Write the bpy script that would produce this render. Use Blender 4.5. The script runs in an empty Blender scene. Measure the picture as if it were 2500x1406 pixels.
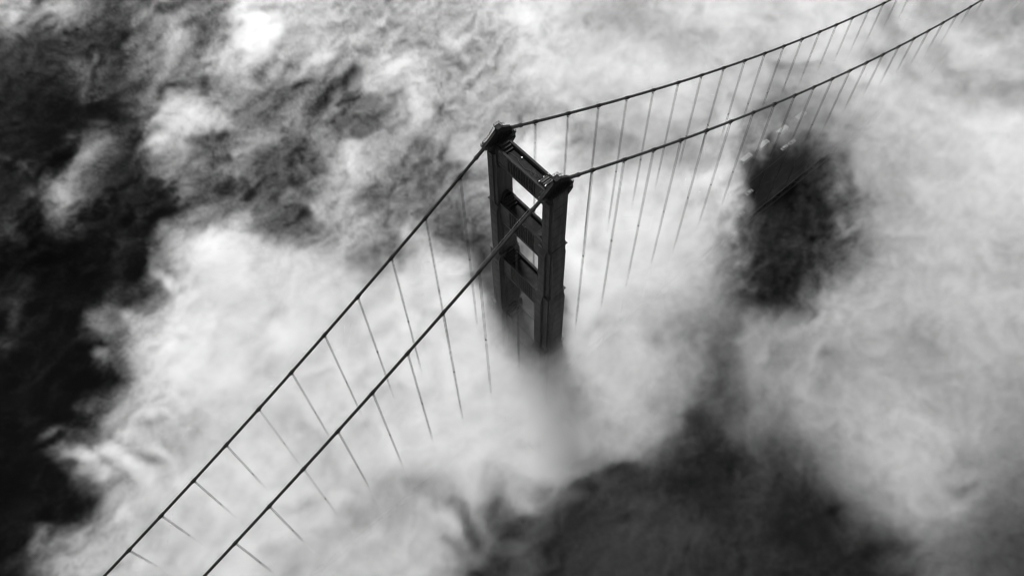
import bpy, bmesh, math, random
import numpy as np
from mathutils import Vector, Matrix

sc = bpy.context.scene
C = sc.collection
R = math.radians
# ------------------------------------------------------------------ camera
CAM = Vector((-108.627, -124.105, 422.212))
YAW, PIT, ROL, FPX = 0.889004, -1.031261, -0.032660, 1974.6745
fw = Vector((math.cos(PIT)*math.cos(YAW), math.cos(PIT)*math.sin(YAW), math.sin(PIT)))
rt = Vector((math.sin(YAW), -math.cos(YAW), 0))
up = rt.cross(fw)
r2 = rt*math.cos(ROL) + up*math.sin(ROL)
u2 = up*math.cos(ROL) - rt*math.sin(ROL)
cd = bpy.data.cameras.new('camera')
cam = bpy.data.objects.new('camera', cd)
C.objects.link(cam)
m = Matrix((r2, u2, -fw)).transposed().to_4x4()
m.translation = CAM
cam.matrix_world = m
cd.sensor_width = 36.0
cd.lens = FPX*36.0/2500.0
cd.clip_start = 1.0
cd.clip_end = 20000.0
sc.camera = cam
# ------------------------------------------------------------------ sky, sun, exposure
SUN = Vector((0.34, 0.70, 1.10)).normalized()          # direction towards the sun
sun_el = math.asin(SUN.z)
w = bpy.data.worlds.new('World')
sc.world = w
w.use_nodes = True
nt = w.node_tree
bg = nt.nodes['Background']
sky = nt.nodes.new('ShaderNodeTexSky')
sky.sky_type = 'NISHITA'
sky.sun_disc = False
sky.sun_elevation = sun_el
sky.sun_rotation = math.atan2(SUN.x, SUN.y)
bw = nt.nodes.new('ShaderNodeRGBToBW')                 # the photograph is black and white
nt.links.new(sky.outputs[0], bw.inputs[0])
nt.links.new(bw.outputs[0], bg.inputs[0])
bg.inputs[1].default_value = 0.10
sd = bpy.data.lights.new('sun', 'SUN')
sd.energy = 4.5
sd.angle = R(10.0)
so = bpy.data.objects.new('sun', sd)
C.objects.link(so)
so.rotation_euler = SUN.to_track_quat('Z', 'Y').to_euler()
sc.view_settings.view_transform = 'Standard'
sc.view_settings.look = 'None'
sc.view_settings.gamma = 1.0
sc.view_settings.exposure = 0.75
cy = sc.cycles
cy.volume_bounces = 6
cy.max_bounces = 10
cy.diffuse_bounces = 2
cy.glossy_bounces = 2
cy.transparent_max_bounces = 8
cy.volume_step_rate = 2.5
cy.volume_max_steps = 512
cy.use_adaptive_sampling = True
cy.adaptive_threshold = 0.1
cy.use_denoising = True
cy.denoiser = 'OPENIMAGEDENOISE'
cy.filter_width = 1.2

rng = random.Random(7)
# ------------------------------------------------------------------ materials
def mat(name, base, rough=0.6, spec=0.3, var=0.0, scale=1.0, bump=0.0, metal=0.0, streak=False):
    m = bpy.data.materials.new(name)
    m.use_nodes = True
    n = m.node_tree.nodes; l = m.node_tree.links
    b = n['Principled BSDF']
    b.inputs['Roughness'].default_value = rough
    b.inputs['Specular IOR Level'].default_value = spec
    b.inputs['Metallic'].default_value = metal
    b.inputs['Base Color'].default_value = (base, base, base, 1)
    if var > 0 or bump > 0:
        tc = n.new('ShaderNodeTexCoord'); mp = n.new('ShaderNodeMapping')
        mp.inputs['Scale'].default_value = (scale, scale, scale*(0.12 if streak else 1))
        l.new(tc.outputs['Object'], mp.inputs[0])
        nz = n.new('ShaderNodeTexNoise'); nz.inputs['Scale'].default_value = 1.0
        nz.inputs['Detail'].default_value = 6; nz.inputs['Roughness'].default_value = 0.65
        l.new(mp.outputs[0], nz.inputs['Vector'])
        cr = n.new('ShaderNodeMapRange')
        cr.inputs[1].default_value = 0.3; cr.inputs[2].default_value = 0.7
        cr.inputs[3].default_value = base*(1-var); cr.inputs[4].default_value = base*(1+var)
        l.new(nz.outputs[0], cr.inputs[0])
        l.new(cr.outputs[0], b.inputs['Base Color'])
        if bump > 0:
            bp = n.new('ShaderNodeBump'); bp.inputs['Strength'].default_value = bump
            bp.inputs['Distance'].default_value = 0.1
            l.new(nz.outputs[0], bp.inputs['Height']); l.new(bp.outputs[0], b.inputs['Normal'])
    return m

M = {
 'tower': mat('tower_paint', 0.042, 0.7, 0.15, 0.45, 0.5, 0.1, streak=True),
 'strut': mat('strut_paint', 0.040, 0.7, 0.15, 0.4, 0.6, 0.1),
 'floor': mat('weathered_floor_plate', 0.009, 0.8, 0.1, 0.6, 0.7),
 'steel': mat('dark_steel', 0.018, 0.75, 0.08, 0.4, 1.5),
 'cable': mat('cable_paint', 0.012, 0.4, 0.25, 0.25, 2.0),
 'rope': mat('rope_steel', 0.012, 0.6, 0.3),
 'rail': mat('rail_steel', 0.014, 0.7, 0.08),
 'equip': mat('equipment_metal', 0.035, 0.6, 0.12, 0.5, 2.0),
 'asphalt': mat('asphalt', 0.005, 0.95, 0.03, 0.3, 0.4),
 'walk': mat('sidewalk_concrete', 0.005, 0.95, 0.03, 0.25, 0.6),
 'line': mat('lane_paint', 0.018, 0.7, 0.2),
 'white': mat('white_paint', 0.13, 0.35, 0.5, 0.06, 1.0),
 'bright': mat('galvanised_metal', 0.45, 0.4, 0.5),
 'light': mat('pale_paint', 0.08, 0.4, 0.5),
 'glass': mat('vehicle_glass', 0.02, 0.15, 0.6),
 'tyre': mat('tyre_rubber', 0.02, 0.9, 0.1),
}

# ------------------------------------------------------------------ mesh helpers
class MB:
    def __init__(s): s.v = []; s.f = []
    def add(s, vs, fs):
        k = len(s.v); s.v += [tuple(p) for p in vs]; s.f += [tuple(i+k for i in f) for f in fs]
    def box(s, x0, x1, y0, y1, z0, z1):
        s.add([(x0,y0,z0),(x1,y0,z0),(x1,y1,z0),(x0,y1,z0),(x0,y0,z1),(x1,y0,z1),(x1,y1,z1),(x0,y1,z1)],
              [(0,3,2,1),(4,5,6,7),(0,1,5,4),(1,2,6,5),(2,3,7,6),(3,0,4,7)])
    def prism(s, poly, z0, z1):
        """poly: list of (x, y), counter-clockwise"""
        n = len(poly)
        s.add([(x,y,z0) for x,y in poly]+[(x,y,z1) for x,y in poly],
              [tuple(range(n-1,-1,-1)), tuple(range(n,2*n))]+[(i,(i+1)%n,n+(i+1)%n,n+i) for i in range(n)])
    def wedge(s, pts_a, pts_b):
        """loft between two polygons with the same number of points"""
        n = len(pts_a)
        s.add(list(pts_a)+list(pts_b), [tuple(range(n-1,-1,-1)), tuple(range(n,2*n))]+[(i,(i+1)%n,n+(i+1)%n,n+i) for i in range(n)])
    def tube(s, pts, r, n=8, radii=None):
        pts = [Vector(p) for p in pts]; rings = []
        for i, p in enumerate(pts):
            d = (pts[min(i+1,len(pts)-1)]-pts[max(i-1,0)]).normalized()
            a = Vector((0,0,1)) if abs(d.z) < 0.95 else Vector((1,0,0))
            e1 = d.cross(a).normalized(); e2 = d.cross(e1)
            rr = radii[i] if radii else r
            rings.append([p+(e1*math.cos(2*math.pi*k/n)+e2*math.sin(2*math.pi*k/n))*rr for k in range(n)])
        vs = [q for g in rings for q in g]; fs = []
        for i in range(len(pts)-1):
            for k in range(n):
                fs.append((i*n+k, i*n+(k+1)%n, (i+1)*n+(k+1)%n, (i+1)*n+k))
        fs.append(tuple(range(n-1,-1,-1))); fs.append(tuple(range((len(pts)-1)*n, len(pts)*n)))
        s.add(vs, fs)
    def build(s, name, m, parent=None, smooth=False, bevel=0.0, extra=None):
        me = bpy.data.meshes.new(name)
        nf = len(s.f)
        if extra: s.add(extra[0].v, extra[0].f)
        me.from_pydata(s.v, [], s.f)
        me.materials.append(m)
        if extra:
            me.materials.append(extra[1])
            me.polygons.foreach_set('material_index', [0]*nf+[1]*(len(s.f)-nf))
        b = bmesh.new(); b.from_mesh(me); bmesh.ops.recalc_face_normals(b, faces=b.faces); b.to_mesh(me); b.free()
        if smooth: me.polygons.foreach_set('use_smooth', [True]*len(me.polygons))
        o = bpy.data.objects.new(name, me); C.objects.link(o)
        if parent: o.parent = parent
        if bevel > 0:
            md = o.modifiers.new('bevel', 'BEVEL'); md.width = bevel; md.segments = 1; md.limit_method = 'ANGLE'
        return o

def tag(o, label=None, cat=None, group=None, kind=None):
    if label: o['label'] = label
    if cat: o['category'] = cat
    if group: o['group'] = group
    if kind: o['kind'] = kind
    return o
def empty(name, loc=(0,0,0)):
    o = bpy.data.objects.new(name, None); o.location = loc; o.empty_display_size = 1; C.objects.link(o); return o

# ------------------------------------------------------------------ the bridge's lines
YC = 13.715          # cables stand this far either side of the centre line (x runs along the bridge)
ZT = 227.0
CX = -0.25           # centre of the tower along the bridge
DECK = 84.0
SP = 15.24
XR0, XL0 = 15.524, -16.705
def zc(x):
    if x >= 0: z = ZT - 0.473633*x + 0.000425442*x*x
    else:      z = ZT + 0.580606*x + 0.000438077*x*x
    if -3 < x < 3: z -= 0.35*(1-abs(x)/3)
    return z

# ------------------------------------------------------------------ the bay
mw = bpy.data.materials.new('bay_water'); mw.use_nodes = True
n = mw.node_tree.nodes; l = mw.node_tree.links; b = n['Principled BSDF']
b.inputs['Base Color'].default_value = (0.0012,0.0012,0.0012,1); b.inputs['Roughness'].default_value = 0.85
b.inputs['Specular IOR Level'].default_value = 0.01
tc = n.new('ShaderNodeTexCoord'); nz = n.new('ShaderNodeTexNoise'); nz.inputs['Scale'].default_value = 0.06
nz.inputs['Detail'].default_value = 8; l.new(tc.outputs['Object'], nz.inputs['Vector'])
bp = n.new('ShaderNodeBump'); bp.inputs['Strength'].default_value = 0.08; bp.inputs['Distance'].default_value = 1.0
l.new(nz.outputs[0], bp.inputs['Height']); l.new(bp.outputs[0], b.inputs['Normal'])
g = MB(); g.box(-4000, 4000, -4000, 4000, -5, 0)
tag(g.build('water', mw), kind='structure')

# ------------------------------------------------------------------ the tower
tower = empty('bridge_tower', (CX, 0, 0))
tag(tower, 'tall dark steel bridge tower, two stepped legs joined by crossbeams, rising out of fog', 'bridge tower')
# stages, top down: z_top, z_bottom, core (half x, inner dy, outer dy), x pilaster (half x, dy0, dy1), y pilaster (half x, dy inner, dy outer)
STAGES = [
 (222.6, 193.2, (3.35,-2.4, 1.95), (3.95,-0.9, 1.55), (3.1,-2.4, 2.4)),
 (193.2, 163.2, (3.6,-2.9, 2.3), (4.6,-2.6, 0.6), (2.9,-3.3, 3.3)),
 (163.2, 122.0, (4.1,-3.6, 2.7), (5.3,-3.4, 0.1), (3.4,-4.0, 4.0)),
 (122.0,  67.0, (4.9,-4.2, 3.4), (6.0,-4.0, 0.2), (3.9,-4.7, 4.7)),
 (67.0,   -4.0, (6.2,-5.0, 4.4), (7.3,-4.6, 1.0), (4.8,-5.5, 5.7)),
]
for sgn in (1, -1):
    g = MB(); gs = MB()
    Y = lambda d: sgn*(YC + d)
    def bx(x0,x1,d0,d1,z0,z1):
        a, c = sorted((Y(d0), Y(d1))); g.box(x0,x1,a,c,z0,z1)
    for i, (zt, zb, core, xp, yp) in enumerate(STAGES):
        bx(-core[0], core[0], core[1], core[2], zb, zt)
        # longitudinal pilasters with sloped heads
        hd = 3.2 if i else 1.0
        for q in (1, -1):
            xi, xo = q*core[0], q*xp[0]
            a, c = Y(xp[1]), Y(xp[2])
            zh = zt - (0.3 if i else 0.8)
            g.wedge([(xi,a,zb),(xo,a,zb),(xo,a,zh-hd),(xi,a,zh)], [(xi,c,zb),(xo,c,zb),(xo,c,zh-hd),(xi,c,zh)])
            # riveted seams: thin belts every few metres
            z = zb + 4.0
            while z < zh-hd-1:
                a2, c2 = sorted((Y(xp[1]+0.05), Y(xp[2]-0.05)))
                gs.box(min(xo,xo+q*.05), max(xo,xo+q*.05), a2, c2, z, z+0.2)
                z += 5.1
        # transverse pilaster on the outer face and the inner face
        zh = zt - (0.3 if i else 0.6)
        for dI, dO, w2 in ((core[2], yp[2], yp[0]), (core[1], yp[1], yp[0]*0.8)):
            if abs(dO-dI) < 0.05: continue
            a, c = Y(dI), Y(dO)
            g.wedge([(-w2,a,zb),(-w2,c,zb),(-w2,c,zh-hd*.9),(-w2,a,zh)], [(w2,a,zb),(w2,c,zb),(w2,c,zh-hd*.9),(w2,a,zh)])
            # two shallow flutes and seams
            q = 1 if c > a else -1
            for wx in (-w2*.62, w2*.62):
                g.box(wx-.07, wx+.07, min(c,c+q*.07), max(c,c+q*.07), zb+.5, zh-hd-1.0)
            z = zb + 3.0
            while z < zh-hd-1:
                gs.box(-w2+.05, w2-.05, min(c,c+q*.05), max(c,c+q*.05), z, z+0.2); z += 5.1
        if i:   # thin ledge at the set-back
            bx(-core[0]-.5, core[0]+.5, core[1]-.35, core[2]+.45, zt-0.32, zt+0.02)
    leg = g.build('leg', M['tower'], tower, bevel=0.06, extra=(gs, M['steel']))

    # saddle platform, corbels, saddle housing
    g = MB()
    g.box(-5.3, 5.5, sgn*YC-2.0, sgn*YC+2.0, 222.75, 223.1)
    g.box(-6.6,-5.3, sgn*YC-1.3, sgn*YC+1.3, 223.4, 223.6)
    g.box(5.5, 6.4, sgn*YC-1.3, sgn*YC+1.3, 222.6, 222.75)
    for k in range(13):
        x = -4.9 + k*0.82
        for q in (1,-1):
            y0 = sgn*YC + q*2.0; y1 = sgn*YC + q*1.6
            g.wedge([(x,y0,222.6),(x,y1,222.6),(x,y1,220.6),(x,y0,222.0)], [(x+.28,y0,222.6),(x+.28,y1,222.6),(x+.28,y1,220.6),(x+.28,y0,222.0)])
    for k in range(6):
        y = sgn*YC-2.2+k*0.8
        for q in (1,-1):
            x0, x1 = q*5.3, q*3.2
            g.wedge([(x0,y,222.6),(x1,y,222.6),(x1,y,219.8),(x0,y,221.9)], [(x0,y+.26,222.6),(x1,y+.26,222.6),(x1,y+.26,219.8),(x0,y+.26,221.9)])
    pf = g.build('saddle_platform', M['steel'], tower)
    g = MB()
    yc = sgn*YC
    prof = [(-5.0,223.1),(-5.0,223.9),(-3.0,225.7),(-1.6,227.1),(0,227.75),(1.6,227.2),(3.4,225.9),(5.2,224.6),(5.2,223.1)]
    for hw, up_ in ((0.62,0.0),):
        g.wedge([(x,yc-hw,z) for x,z in prof], [(x,yc+hw,z) for x,z in prof])
    # pleated side plates splaying outwards
    def ztop(x):
        for (xa,za),(xb,zb_) in zip(prof[1:-1], prof[2:-1]):
            if xa <= x <= xb: return za+(zb_-za)*(x-xa)/(xb-xa)
        return 224.0
    for k in range(15):
        x = -4.6 + k*0.66
        for q in (1,-1):
            ya, yb = yc+q*.6, yc+q*1.6
            g.wedge([(x,ya,223.1),(x,yb,223.1),(x,ya,ztop(x)-.15)], [(x+.16,ya,223.1),(x+.16,yb,223.1),(x+.16,ya,ztop(x)-.15)])
    sdl = g.build('cable_saddle', M['steel'], tower)
    # domed cover and lookout basket on the saddle
    g = MB()
    g.wedge([(1.2,yc-.75,226.6),(1.2,yc+.75,226.6),(1.2,yc+.5,228.2),(1.2,yc-.5,228.2)], [(5.0,yc-.7,224.4),(5.0,yc+.7,224.4),(5.0,yc+.45,225.9),(5.0,yc-.45,225.9)])
    g.wedge([(-6.2,yc-.6,223.0),(-6.2,yc+.6,223.0),(-6.2,yc+.45,224.1),(-6.2,yc-.45,224.1)], [(-1.2,yc-.7,226.3),(-1.2,yc+.7,226.3),(-1.2,yc+.5,228.0),(-1.2,yc-.5,228.0)])
    g.wedge([(-1.1,yc-.8,227),(1.0,yc-.8,227),(1.0,yc+.8,227),(-1.1,yc+.8,227)], [(-.7,yc-.55,228.9),(.7,yc-.55,228.9),(.7,yc+.55,228.9),(-.7,yc+.55,228.9)])
    g.build('saddle_cover', M['steel'], sdl)
    # railings: basket on top, both platform ends, stair rails along the cable
    def railing(loop, h, mname='rail', parent=tower, step=1.2):
        gr = MB()
        for a, c in zip(loop[:-1], loop[1:]):
            a = Vector(a); c = Vector(c); L = (c-a).length; nn = max(1, round(L/step))
            for i in range(nn+1):
                p = a+(c-a)*i/nn; gr.tube([p, p+Vector((0,0,h))], .045, 5)
            for hh in (h, h*.66, h*.33):
                gr.tube([a+Vector((0,0,hh)), c+Vector((0,0,hh))], .04, 5)
        return gr.build('railing', M[mname], parent)
    gb = MB(); gb.box(-1.1, 1.1, yc-1.0, yc+1.0, 228.9, 229.0)
    bk = gb.build('lookout_basket', M['steel'], tower)
    railing([(-1.1,yc-1,229),(1.1,yc-1,229),(1.1,yc+1,229),(-1.1,yc+1,229),(-1.1,yc-1,229)], 1.15, parent=bk)
    railing([(-5.3,yc+1.25,223.6),(-6.55,yc+1.25,223.6),(-6.55,yc-1.25,223.6),(-5.3,yc-1.25,223.6)], 1.15, parent=pf)
    railing([(-5.2,yc+1.9,223.1),(-5.2,yc-1.9,223.1),(5.4,yc-1.9,223.1)] if sgn > 0 else [(-5.2,yc-1.9,223.1),(-5.2,yc+1.9,223.1),(5.4,yc+1.9,223.1)], 1.1, parent=pf)
    railing([(5.5,yc-1.25,222.75),(6.35,yc-1.25,222.75),(6.35,yc+1.25,222.75),(5.5,yc+1.25,222.75)], 1.1, parent=pf)
    railing([(-6.0,yc+.95,224.4),(-3.6,yc+.95,225.5),(-1.4,yc+.95,227.9)], 1.1, parent=sdl)
    railing([(1.4,yc+.9,227.9),(2.6,yc+.9,227.4),(3.2,yc+.9,226.9)], 0.9, parent=sdl, step=.6)

# crossbeams: (top, bottom, half thickness, half length)
BEAMS = [(222.8, 214.9, 2.6, 11.4), (194.7, 183.4, 2.8, 11.1), (160.2, 148.8, 3.1, 10.4), (118.8, 106.2, 3.6, 9.7)]
for bi, (zt, zb, hx, hy) in enumerate(BEAMS):
    g = MB(); gp = MB()
    g.box(-hx+.35, hx-.35, -hy, hy, zb+.25, zt-1.8)                 # body
    for q in (1,-1):
        xi, xo = q*(hx-.35), q*(hx-.07); a, c = min(xi,xo), max(xi,xo)
        g.box(a, c, -hy, hy, zb, zt)                                 # web plate
        xo2 = q*(hx+.16); a, c = min(q*(hx-.07),xo2), max(q*(hx-.07),xo2)
        g.box(a, c, -hy, hy, zt-1.0, zt-.02)                         # top band
        g.box(a, c, -hy, hy, zb-.02, zb+1.25)                        # bottom band
        xm = q*(hx+.06); a, c = min(q*(hx-.07),xm), max(q*(hx-.07),xm)
        g.box(a, c, -hy, -hy*.62, zb+1.25, zt-1.0); g.box(a, c, hy*.58, hy, zb+1.25, zt-1.0)
        nr = 11
        for k in range(nr):                                          # ribs of the panel
            y = -hy*.56 + k*(hy*1.1/(nr-1))
            g.box(min(q*(hx-.07),q*(hx+.18)), max(q*(hx-.07),q*(hx+.18)), y-.13, y+.13, zb+1.25, zt-1.0)
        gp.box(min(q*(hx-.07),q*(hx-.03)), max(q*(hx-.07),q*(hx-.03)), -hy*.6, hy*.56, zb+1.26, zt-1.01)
        gp.box(min(q*(hx-.5),q*(hx+.3)), max(q*(hx-.5),q*(hx+.3)), -hy, hy, zt+.003, zt+.13)   # coping
    cbm = g.build('crossbeam', M['strut'], tower, bevel=0.03)
    gp.build('panel', M['steel'], cbm)  # recess shade put into the colour: panels darker than the ribs
    g = MB(); g.box(-hx+.36, hx-.36, -hy+.01, hy-.01, zt-1.795, zt-1.5); g.build('trough_floor', M['floor'], cbm)
    for q in (1,-1):
        for xx in (-hx+.3, hx-.9):                                   # corner brackets under the beam
            g = MB()
            g.wedge([(xx,q*hy,zb),(xx,q*(hy-2.0),zb),(xx,q*hy,zb-1.9)], [(xx+.6,q*hy,zb),(xx+.6,q*(hy-2.0),zb),(xx+.6,q*hy,zb-1.9)])
            g.build('corner_bracket', M['steel'], cbm)
        nst = 4 if bi else 3; hh = 3.2 if bi else 2.3                # stepped block standing in the trough against the leg
        prof = [(hy, zt-1.5)]
        for k in range(nst):
            d = hy - 0.95*(nst-k); z = zt-1.1+hh*(k+1)/nst - .5
            prof += [(d, zt-1.5 if k == 0 else prof[-1][1]), (d, z)]
        prof.append((hy, prof[-1][1]))
        g = MB(); g.wedge([(-hx+.75, q*y, z) for y, z in prof], [(hx-.75, q*y, z) for y, z in prof])
        g.build('stepped_block', M['steel'], cbm)
        if bi:                                                       # curved hood against the leg
            n_ = 8; rr = hx-1.0; prof = []
            for k in range(n_+1):
                t = math.pi*k/n_; prof.append((-math.cos(t)*rr, zt+1.2+math.sin(t)*2.6))
            prof += [(x, z+.45) for x, z in reversed(prof)]
            g = MB(); g.wedge([(x, q*(hy+.1), z) for x, z in prof], [(x, q*(hy-1.0), z) for x, z in prof])
            g.build('hood', M['steel'], cbm)

# maintenance gear at the near end of the top beam
hs = MB()
for k, (y, hgt) in enumerate(((-10.9,2.5),(-10.0,2.3),(-9.1,2.2),(-8.2,2.0))):
    hs.box(-1.5, 1.7, y, y+.12, 221.5, 221.5+hgt)
    hs.box(-1.5, 1.7, y+.12, y+.78, 221.5+hgt-.5-.1*(k%2), 221.5+hgt-.38-.1*(k%2))
eq = hs.build('equipment_housing', M['equip'], tower)
for (x,y,z,s_) in ((-1.9,-11.0,224.2,.3),(2.2,-10.7,224.3,.32),(2.2,-7.9,223.9,.3),(-1.9,-8.0,223.6,.28),(.3,-7.7,223.7,.22)):
    g = MB(); g.box(x-s_, x+s_, y-s_*.5, y+s_*.5, z-s_*.35, z+s_*.35); g.tube([(x,y,221.5),(x,y,z-s_*.3)], .06, 5)
    g.build('lamp_box', M['bright'], eq, bevel=.03)
g = MB()
for x0,y0,x1,y1 in ((-2.0,-11.2,-2.0,-7.4),(2.2,-11.2,2.2,-7.4),(-2.0,-7.4,2.2,-7.4)):
    for hh in (1.6, 2.2): g.tube([(x0,y0,221.5+hh),(x1,y1,221.5+hh)], .06, 5)
    for i in range(5):
        x=x0+(x1-x0)*i/4; y=y0+(y1-y0)*i/4; g.tube([(x,y,221.5),(x,y,223.7)], .06, 5)
g.build('railing', M['rail'], eq)
g = MB()
pts = []
for i in range(40):
    t = i/39; y = 8.3 - 14.8*t
    pts.append((-.5+.55*math.sin(t*9)+.4*t+.15*math.sin(t*31), y, 221.56))
g.tube(pts, .07, 5)
g.build('hose', M['equip'], tower)
g = MB()
for x,y,L in ((.6,-2.2,2.6),(.9,-2.8,2.2),(.2,-1.6,1.8)):
    g.tube([(x,y,221.6),(x-1.3,y-L,221.66)], .07, 5)
g.build('scrap_pipe', M['equip'], tower)
g = MB(); g.box(1.1,1.5,3.6,4.0,221.5,221.9); g.build('beacon_lamp', M['bright'], tower)
# hand-rails and catwalks on the lower beams, at the near leg
for (zt, zb, hx, hy) in BEAMS[1:3]:
    g = MB()
    for i in range(9):
        y = -hy+.4+i*.5
        g.box(-.2, hx-.4, y, y+.2, zt-1.35, zt-1.25)
    g.build('grating', M['equip'], tower)
    g = MB(); g.tube([(-1.2,-hy+2.6,zt-.3),(hx-.4,-hy+2.6,zt-.3)], .11, 6); g.tube([(-1.2,-hy+2.6,zt-1.4),(-1.2,-hy+2.6,zt-.3)], .08, 6); g.tube([(hx-.45,-hy+2.6,zt-1.4),(hx-.45,-hy+2.6,zt-.3)], .08, 6)
    g.build('grab_rail', M['bright'], tower)
for sgn, z in ((-1,193.6),(-1,163.6)):
    g = MB()
    for y in (-YC-.9, -YC-.3, -YC+.3, -YC+.9):
        for x in (3.6, 4.3): g.tube([(x,y,z-.4),(x,y,z+.9)], .05, 5)
    for x in (3.6,4.3):
        for hh in (.45,.9): g.tube([(x,-YC-.9,z+hh),(x,-YC+.9,z+hh)], .05, 5)
    g.build('railing', M['rail'], tower)

# ------------------------------------------------------------------ main cables
SIDES = ((1, 'far left', 'upper'), (-1, 'near right', 'lower'))
XEND_R, XEND_L = 560.0, -330.0
for sgn in (1,-1):
    cb = empty('main_cable', (0, sgn*YC, 0))
    tag(cb, 'thick dark suspension cable over the farther tower leg, upper of the two in the photo' if sgn > 0 else
            'thick dark suspension cable over the nearer tower leg, crossing in front of the crossbeams', 'cable', 'main cables of the bridge')
    xs = [XEND_L+i*(-8-XEND_L)/120 for i in range(120)] + [-8+16*i/24 for i in range(25)] + [8+(i+1)*(XEND_R-8)/180 for i in range(180)]
    g = MB(); g.tube([(x,0,zc(x)) for x in xs], .5, 14)
    g.build('cable_core', M['cable'], cb, smooth=True)
    for xa, xb in ((-10.2,-5.4),(5.0,9.4)):                            # weather sleeves next to the saddle
        g = MB(); n1 = 8; xx_ = [xa+(xb-xa)*i/n1 for i in range(n1+1)]
        lip = [.78 if (i < 2 and xa < 0) or (i > n1-2 and xa > 0) else .62 for i in range(n1+1)]
        g.tube([(x,0,zc(x)) for x in xx_], .62, 14, radii=lip)
        g.build('sleeve', M['cable'], cb)
    for q in (1,-1):                                                  # hand ropes on short posts
        g = MB()
        for a, c in ((-260,-6.5),(6.5,430)):
            nn = int((c-a)/6)
            g.tube([(a+(c-a)*i/nn, q*.62, zc(a+(c-a)*i/nn)+1.25) for i in range(nn+1)], .025, 4)
        g.build('hand_rope', M['bright'] if q > 0 else M['rope'], cb)

# ------------------------------------------------------------------ hangers: one thing at every cable band
def make_hanger(x, sgn, name='hanger_rope'):
    zq = zc(x); ylab = sgn*YC
    e = empty(name, (x, ylab, zq))
    sl = (zc(x+1)-zc(x-1))/2
    d = Vector((1,0,sl)).normalized(); nrm = Vector((-sl,0,1)).normalized()
    g = MB(); L = .78
    g.tube([d*-L, d*L], .57, 12)
    for t in (-L, -.28, .28, L):
        g.tube([d*(t-.06), d*(t+.06)], .66, 12)
    for q in (1,-1):                                                  # bolt flanges, top and bottom
        for k in range(5):
            p = d*(-.62+.31*k)
            g.tube([p+nrm*.6*q+Vector((0,-.24,0)), p+nrm*.6*q+Vector((0,.24,0))], .09, 5)
            g.tube([p+nrm*.5*q, p+nrm*.8*q], .05, 5)
    for q in (1,-1):
        g.tube([Vector((0,q*.62,.4)), Vector((0,q*.62,1.35))], .035, 5)
    g.build('cable_band', M['steel'], e)
    bot = DECK + .2 - zq
    for dx in (.21, -.21):
        g = MB()
        for dy in (.3,-.3):
            off = sl*dx
            g.tube([(dx, dy*1.9, off+.1), (dx, dy*1.9, off-.3), (dx, dy, off-1.5), (dx, dy, bot)], .05, 6)
        g.build('rope', M['rope'], e)
    g = MB(); g.tube([(-.32,0,-1.45),(.32,0,-1.45)], .13, 6); g.tube([(0,-.4,-1.5),(0,.4,-1.5)], .11, 6)
    g.build('socket', M['steel'], e)
    if zq - DECK > 40:
        for fr in (1/3, 2/3):
            zz = -(zq-70)*fr
            if zz < bot+3: continue
            g = MB(); g.box(-.25,.25,-.31,.31, zz-.07, zz+.07)
            g.build('spacer', M['rope'], e)
    return e
ORD = ['first','second','third','fourth','fifth','sixth','seventh','eighth','ninth','tenth','eleventh','twelfth','thirteenth','fourteenth','fifteenth','sixteenth','seventeenth','eighteenth','nineteenth','twentieth','twenty-first','twenty-second','twenty-third','twenty-fourth','twenty-fifth']
for sgn in (1,-1):
    who = 'farther' if sgn > 0 else 'nearer'
    NR, NL = (24, 11) if sgn > 0 else (22, 9)
    for k in range(NR):
        e = make_hanger(XR0+SP*k, sgn)
        tag(e, '%s hanger rope from the tower on the right-hand span of the %s cable' % (ORD[k], who), 'hanger rope', 'hanger ropes under the main cables')
    for k in range(NL):
        e = make_hanger(XL0-SP*k, sgn)
        tag(e, '%s hanger rope from the tower on the left-hand span of the %s cable' % (ORD[k], who), 'hanger rope', 'hanger ropes under the main cables')

# ------------------------------------------------------------------ deck
deck = empty('bridge_deck', (0,0,DECK))
tag(deck, 'dark bridge roadway with lattice edge trusses, glimpsed through the gap in the fog', 'bridge deck')
X0, X1 = -330.0, 560.0
g = MB(); g.box(X0, X1, -12.6, 12.6, -.45, 0); g.build('roadway', M['asphalt'], deck)
g = MB()
for y in (-9.3,-6.1,-3.0,3.0,6.1,9.3):
    x = X0+2
    while x < X1-4:
        g.box(x, x+3.0, y-.06, y+.06, .004, .012); x += 12.2
for y in (-12.3,12.3,-.12,.12): g.box(X0, X1, y-.05, y+.05, .004, .012)
g.build('lane_marking', M['line'], deck)
for q in (1,-1):
    g = MB(); a, c = sorted((q*12.6, q*15.0)); g.box(X0, X1, a, c, -.45, .25); g.build('sidewalk', M['walk'], deck)
    g = MB()
    for z in (.6, 1.0, 1.4): g.box(X0, X1, q*14.9-.04, q*14.9+.04, z-.04, z+.04)
    x = X0
    while x < X1: g.box(x-.06, x+.06, q*14.9-.06, q*14.9+.06, .25, 1.45); x += 3.81
    g.build('guard_rail', M['steel'], deck)
    g = MB(); yy = q*14.2
    g.box(X0, X1, yy-.35, yy+.35, -1.4, -.45); g.box(X0, X1, yy-.35, yy+.35, -8.6, -7.8)
    x = X0; k = 0
    while x < X1-7.62:
        g.box(x-.2, x+.2, yy-.25, yy+.25, -7.8, -1.4)
        a, c = ((x,-7.8),(x+7.62,-1.4)) if k % 2 else ((x,-1.4),(x+7.62,-7.8))
        g.tube([(a[0],yy,a[1]),(c[0],yy,c[1])], .22, 5); x += 7.62; k += 1
    g.build('edge_truss', M['steel'], deck)
g = MB(); x = X0
while x < X1:
    g.box(x-.25, x+.25, -13.8, 13.8, -2.4, -.5); x += 7.62
g.build('floor_beam', M['steel'], deck)

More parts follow.
